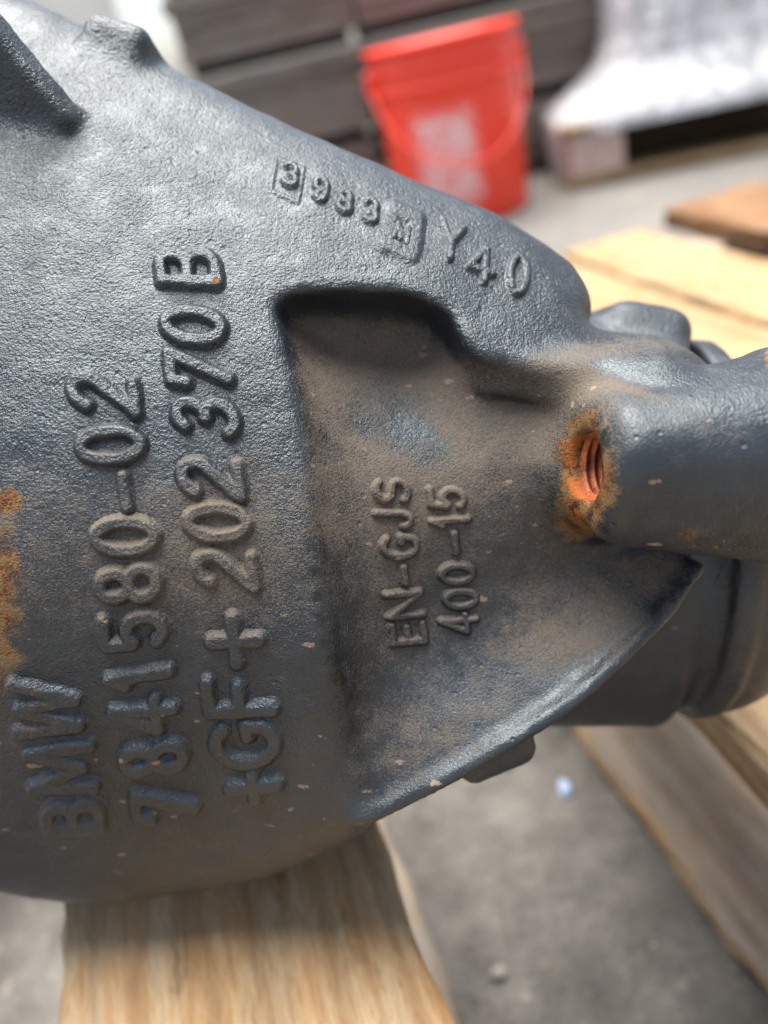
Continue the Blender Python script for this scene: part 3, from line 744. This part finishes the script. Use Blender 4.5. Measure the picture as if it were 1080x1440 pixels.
ln = line_root('part_number_line', 'raised casting number 202 370B with foundry mark')
column(ln, [('B', 265, 379, 76, 42, 2), ('0', 273, 461, 78, 40, 4), ('7', 281, 524, 82, 38, 9), ('3', 290, 588, 82, 44, 7), ('2', 297, 674, 80, 44, 6), ('0', 307, 735, 80, 40, 0), ('2', 317, 801, 78, 42, 5)], 8.0, 11.5)
column(ln, [('+', 331, 900, 66, 60, -3), ('F', 338, 978, 86, 42, -3), ('G', 346, 1042, 82, 58, -4), ('+', 358, 1104, 66, 34, -5)], 9.0, 11)
ln = line_root('part_number_line', 'raised number 7 841 580-02 below the top edge')
column(ln, [('2', 147, 556, 88, 42, 8), ('0', 157, 627, 84, 40, -4), ('-', 177, 692, 60, 42, -3), ('0', 177, 754, 82, 40, -3), ('8', 182, 820, 80, 42, -6), ('5', 189, 886, 82, 42, -6),
            ('1', 196, 951, 86, 28, -8), ('4', 204, 1003, 86, 40, -4), ('8', 217, 1064, 84, 34, -8), ('7', 234, 1130, 82, 32, -3)], 8.0, 11.5)
ln = line_root('maker_name_line', 'raised letters BMW near the bottom left')
column(ln, [('W', 66, 997, 88, 68, 3), ('M', 87, 1078, 86, 58, -4), ('B', 104, 1146, 72, 34, -4)], 8.0, 11.5)
ln = line_root('material_grade_line', 'small raised letters EN-GJS in the recess')
column(ln, [('S', 550, 691, 44, 30, 3), ('J', 553, 730, 46, 24, 0), ('G', 561, 767, 46, 30, -3), ('-', 568, 808, 40, 22, 0), ('N', 568, 850, 48, 34, -5), ('E', 573, 890, 44, 28, -5)], 4.6, 8.5)
ln = line_root('material_grade_line', 'small raised number 400-15 in the recess')
column(ln, [('5', 628, 701, 46, 26, 2), ('1', 632, 733, 50, 16, -4), ('-', 640, 763, 40, 26, 0), ('0', 642, 806, 42, 22, -4), ('0', 647, 841, 42, 22, -4), ('4', 645, 876, 48, 24, -5)], 4.6, 8.5)
ln = line_root('date_code_line', 'small raised date code 3983 and Y40 along the top edge')
for i, (ch, cx, cy, rx, ry, ux, uy, w, H) in enumerate([
        ('#', 404, 254, 38, 15, 8, -46, 1.6, 3.0), ('3', 408, 248, 18, 6, 4, -28, 3.5, 7), ('9', 451, 268, 18, 7, 4, -27, 3.5, 7), ('8', 485, 285, 17, 7, 4, -25, 3.5, 7), ('3', 521, 298, 17, 7, 3, -27, 3.5, 7),
        ('#', 565, 326, 36, 14, 9, -50, 9.0, 6), ('M', 565, 330, 18, 8, 4, -18, 4.0, 8),
        ('Y', 634, 341, 30, 13, 4, -46, 4.2, 8), ('4', 676, 372, 32, 12, 3, -44, 4.2, 8), ('0', 728, 388, 22, 6, 5, -50, 4.4, 8)]):
    character(ch, cx, cy, (rx, ry), (ux, -abs(uy)), w, H, ln, seed=40 + i)

# ------------------------------------------------------------------ background
def lathe(prof, n=48):
    VV = []; FF = []
    for r_, z_ in prof:
        for k in range(n): a = 2 * math.pi * k / n; VV.append((r_ * math.cos(a), r_ * math.sin(a), z_))
    for i in range(len(prof) - 1):
        for k in range(n): FF.append((i * n + k, i * n + (k + 1) % n, (i + 1) * n + (k + 1) % n, (i + 1) * n + k))
    return VV, FF
def tube(pts, r_, n=10):
    VV = []; FF = []; pts = [Vector(p) for p in pts]
    for i, p in enumerate(pts):
        d = (pts[min(i + 1, len(pts) - 1)] - pts[max(i - 1, 0)]).normalized(); a = d.orthogonal().normalized() if i == 0 else (a - d * a.dot(d)).normalized(); b = d.cross(a)
        for k in range(n): t = 2 * math.pi * k / n; VV.append(p + r_ * (math.cos(t) * a + math.sin(t) * b))
    for i in range(len(pts) - 1):
        for k in range(n): FF.append((i * n + k, i * n + (k + 1) % n, (i + 1) * n + (k + 1) % n, (i + 1) * n + k))
    FF.append(tuple(reversed(range(n)))); FF.append(tuple(range((len(pts) - 1) * n, len(pts) * n)))
    return VV, FF
def box_mesh(name, sx, sy, sz, bev=0.004):
    import bmesh
    bm = bmesh.new(); bmesh.ops.create_cube(bm, size=1.0); bmesh.ops.scale(bm, vec=(sx, sy, sz), verts=bm.verts); bmesh.ops.translate(bm, vec=(0, 0, sz / 2), verts=bm.verts)
    if bev: bmesh.ops.bevel(bm, geom=bm.edges[:], offset=bev, segments=2, affect='EDGES', profile=0.6)
    me = bpy.data.meshes.new(name); bm.to_mesh(me); bm.free(); return me

# red bucket
M_RED = mat_bucket(); M_CLEAR = mat_plain('clear_handle_plastic', (0.90, 0.08, 0.045), 0.3, 0.05)
bk = empty('plastic_bucket', Matrix.Translation((0.290, 1.62, 0))); tag(bk, 'red plastic bucket with rubbed white print standing on the concrete', 'bucket')
pr = [(0, 0.006), (0.114, 0.004), (0.120, 0.0), (0.122, 0.006), (0.1275, 0.22), (0.1285, 0.232), (0.1335, 0.234), (0.1335, 0.240), (0.129, 0.242), (0.1295, 0.262), (0.135, 0.264), (0.135, 0.270), (0.130, 0.272), (0.1308, 0.292), (0.138, 0.294), (0.139, 0.300), (0.137, 0.305), (0.130, 0.305), (0.128, 0.298), (0.113, 0.012), (0, 0.011)]
vv, ff = lathe(pr); obj('bucket_body', mesh_np('bucket_body', vv, ff), M_RED, bk, Matrix.Identity(4))
hp = [(0.1385 * math.cos(t), -0.138 * math.sin(t) * 0.75 - 0.034 * math.sin(t), 0.255 - 0.150 * math.sin(t)) for t in np.linspace(0, math.pi, 30)]
vv, ff = tube(hp, 0.0030); obj('bail_handle', mesh_np('bail_handle', vv, ff), M_CLEAR, bk, Matrix.Identity(4))
for sx in (-1, 1):
    me = box_mesh('handle_ear', 0.016, 0.03, 0.04, 0.005); obj('handle_ear', me, M_RED, bk, Matrix.Translation((sx * 0.136, 0, 0.235)))

# stacks of dark weathered planks on bearers blackened to paint shade in the gaps
def bundle(x0, x1, z0, z1, y, label, layers, seed):
    e = empty('plank_bundle', Matrix.Translation(((x0 + x1) / 2, y, z0))); tag(e, label, 'plank bundle', 'dark plank bundles stacked behind the bucket')
    rs = random.Random(seed); T = (z1 - z0) / layers; W = x1 - x0; meshes = [board_mesh('plank', W, 0.30, T - 0.0025, seed * 10 + q, 0.002, 24, 3) for q in range(2)]
    for k in range(layers):
        o = obj('plank', meshes[k % 2], M_DARKW, e); o.location = (rs.uniform(-0.008, 0.008), rs.uniform(-0.008, 0.008), k * T)
    return e
Y_ST = 2.00
rows = [(0.022, 0.146, 'bottom'), (0.170, 0.324, 'middle'), (0.350, 0.50, 'top')]
for si, (xa, xb, sn) in enumerate(((-0.182, 0.170, 'left hand stack beside the pale wall'), (0.178, 0.700, 'right hand stack behind the red bucket'))):
    for ri, (za, zb, rn) in enumerate(rows):
        bundle(xa, xb, za, zb, Y_ST, f'{rn} bundle of dark weathered planks in the {sn}', 5, 3 + si * 5 + ri)
        zz, hh = (za - 0.0245, 0.0235) if ri else (0.0, 0.0215)
        for k, dy in enumerate((-0.09, 0.09)):
            b = obj('bearer', board_mesh('bearer', xb - xa - 0.03, 0.075, hh, 60 + ri, 0.002, 20, 2), M_GAPSHADE); b.location = ((xa + xb) / 2, Y_ST + dy, zz)
            tag(b, f"black {'front' if k == 0 else 'rear'} bearer painted as gap shade under the {rn} bundle of the {sn.split(' beside')[0].split(' behind')[0]}", 'bearer', 'bearers painted as gap shade between plank bundles')

# film wrapped load on a pallet at the right
M_FILM = mat_film('milky_stretch_film', (0.84, 0.85, 0.87), 0.90); M_LOAD = mat_plain('grey_wrapped_load', (0.42, 0.42, 0.46), 0.35, 0.35, 9)
M_PINK = mat_plain('pink_carton', (0.50, 0.36, 0.31), 0.6)
wz = R(-11)
wp = empty('wrapped_pallet_load', Matrix.Translation((1.045, 1.85, 0)) @ Matrix.Rotation(wz, 4, 'Z')); tag(wp, 'pallet load wrapped in milky stretch film right of the red bucket', 'wrapped load')
HW, HD = 0.50, 0.36
for y in (-HD + 0.05, 0, HD - 0.05):
    obj('bottom_board', board_mesh('bottom_board', 2 * HW, 0.10, 0.018, 71, 0.002, 30, 3), M_PALE, wp, Matrix.Translation((0, y, 0.002)))
    for x in (-HW + 0.06, 0, HW - 0.06):
        obj('pallet_block', box_mesh('pallet_block', 0.10, 0.09, 0.072, 0.003), M_PINK if x < 0 else M_PALE, wp, Matrix.Translation((x, y, 0.021)))
for k in range(5):
    obj('deck_board', board_mesh('deck_board', 2 * HW, 0.12, 0.018, 80 + k, 0.002, 30, 3), M_PALE, wp, Matrix.Translation((0, -HD + 0.06 + k * 0.15, 0.094)))
def film_mesh():
    lv = [(0.022, 1.0, 0.0), (0.07, 1.012, 0.0), (0.112, 1.015, 0.0), (0.124, 0.98, 0.0), (0.145, 0.90, 0.004), (0.165, 0.83, 0.008), (0.19, 0.77, 0.010), (0.23, 0.745, 0.012), (0.33, 0.735, 0.012), (0.42, 0.73, 0.012), (0.52, 0.73, 0.012), (0.60, 0.73, 0.012)]
    n = 260; FF = []
    za = np.r_[np.linspace(0.022, 0.13, 10), np.linspace(0.14, 0.26, 26), np.linspace(0.275, 0.60, 30)]
    sa_ = np.interp(za, [q[0] for q in lv], [q[1] for q in lv])
    A = np.linspace(0, 2 * math.pi, n, endpoint=False); ZZ, AA = np.meshgrid(za, A, indexing='ij'); SS = sa_[:, None] + 0 * AA
    e = 0.16; X = HW * SS * np.sign(np.cos(AA)) * np.abs(np.cos(AA)) ** e; Yy = HD * SS * np.sign(np.sin(AA)) * np.abs(np.sin(AA)) ** e
    pts = np.c_[X.ravel() * 1.0, Yy.ravel(), ZZ.ravel() * 0.45]
    rid = (1 - np.abs(vnoise(pts, 0.05, 31))) * 0.014 + (1 - np.abs(vnoise(pts, 0.022, 32))) * 0.006
    rid = rid.reshape(X.shape) * np.clip((ZZ - 0.10) / 0.05, 0.25, 1.0)
    ZZ = np.maximum(ZZ + np.where(ZZ < 0.05, 0.016 * np.sin(5 * AA + 0.8), 0), 0.004)
    VV = np.stack([X * (1 + rid * 1.6), Yy * (1 + rid * 1.6), ZZ], -1).reshape(-1, 3)
    for i in range(len(za) - 1):
        for k in range(n):
            if za[i] < 0.088 and 0.66 < k / n < 0.80: continue       # torn opening at the front
            FF.append((i * n + k, i * n + (k + 1) % n, (i + 1) * n + (k + 1) % n, (i + 1) * n + k))
    return VV, FF
vv, ff = film_mesh(); obj('stretch_film', mesh_np('stretch_film', vv, ff), M_FILM, wp, Matrix.Identity(4))
for i in range(4):
    me = box_mesh('wrapped_bag', 0.17, 0.46, 0.46, 0.02); obj('wrapped_bag', me, (M_LOAD, M_PINK)[i == 1], wp, Matrix.Translation((-0.264 + i * 0.176, 0.0, 0.114)))

# pale wall far left behind the stacks
M_WALL = mat_plain('pale_wall', (0.74, 0.71, 0.64), 0.8, 0.08, 6)
w_ = obj('wall', box_mesh('wall', 3.0, 0.12, 2.2, 0.0), M_WALL); w_.location = (-1.95, 3.1, 0); tag(w_, 'pale plastered wall behind the left end of the stack', 'wall')

# blue scrap on the concrete
M_BLUE = mat_plain('blue_scrap', (0.42, 0.55, 0.80), 0.35)
vv, ff = lathe([(0, 0.004), (0.0035, 0.004), (0.0045, 0.003), (0.005, 0.0003)], 14); sc_ = obj('plastic_scrap', mesh_np('plastic_scrap', vv, ff), M_BLUE); sc_.location = (0.0537, 0.2603, 0.0002); sc_.scale = (0.6, 1.0, 1)
tag(sc_, 'tiny pale blue plastic scrap lying on the concrete', 'plastic scrap')

# grit and small stones lying on the concrete
def grit():
    VV = []; FF = []; rs = random.Random(5)
    ico = [(0, 0, 1)] + [(0.894 * math.cos(2 * math.pi * k / 5), 0.894 * math.sin(2 * math.pi * k / 5), 0.447) for k in range(5)] + [(0.894 * math.cos(2 * math.pi * (k + .5) / 5), 0.894 * math.sin(2 * math.pi * (k + .5) / 5), -0.447) for k in range(5)] + [(0, 0, -1)]
    fc = [(0, 1 + k, 1 + (k + 1) % 5) for k in range(5)] + [(1 + k, 6 + k, 1 + (k + 1) % 5) for k in range(5)] + [(6 + k, 6 + (k + 1) % 5, 1 + (k + 1) % 5) for k in range(5)] + [(11, 6 + (k + 1) % 5, 6 + k) for k in range(5)]
    for _ in range(420):
        x, y = rs.uniform(-0.25, 0.6), rs.uniform(0.05, 1.5)
        r_ = rs.choice((0.0008, 0.0011, 0.0015, 0.0022, 0.003)) * rs.uniform(0.7, 1.3); b = len(VV)
        for p in ico: q = rs.uniform(0.75, 1.2); VV.append((x + p[0] * r_ * q * 1.3, y + p[1] * r_ * q, r_ * 0.5 + p[2] * r_ * 0.6 * q))
        FF += [tuple(b + i for i in f_) for f_ in fc]
    return VV, FF
vv, ff = grit(); gg = obj('grit', mesh_np('grit', vv, ff, False), mat_plain('stone_grit', (0.26, 0.235, 0.205), 0.8, 0.6, 60)); tag(gg, 'loose grit and small stones scattered on the concrete', kind='stuff')
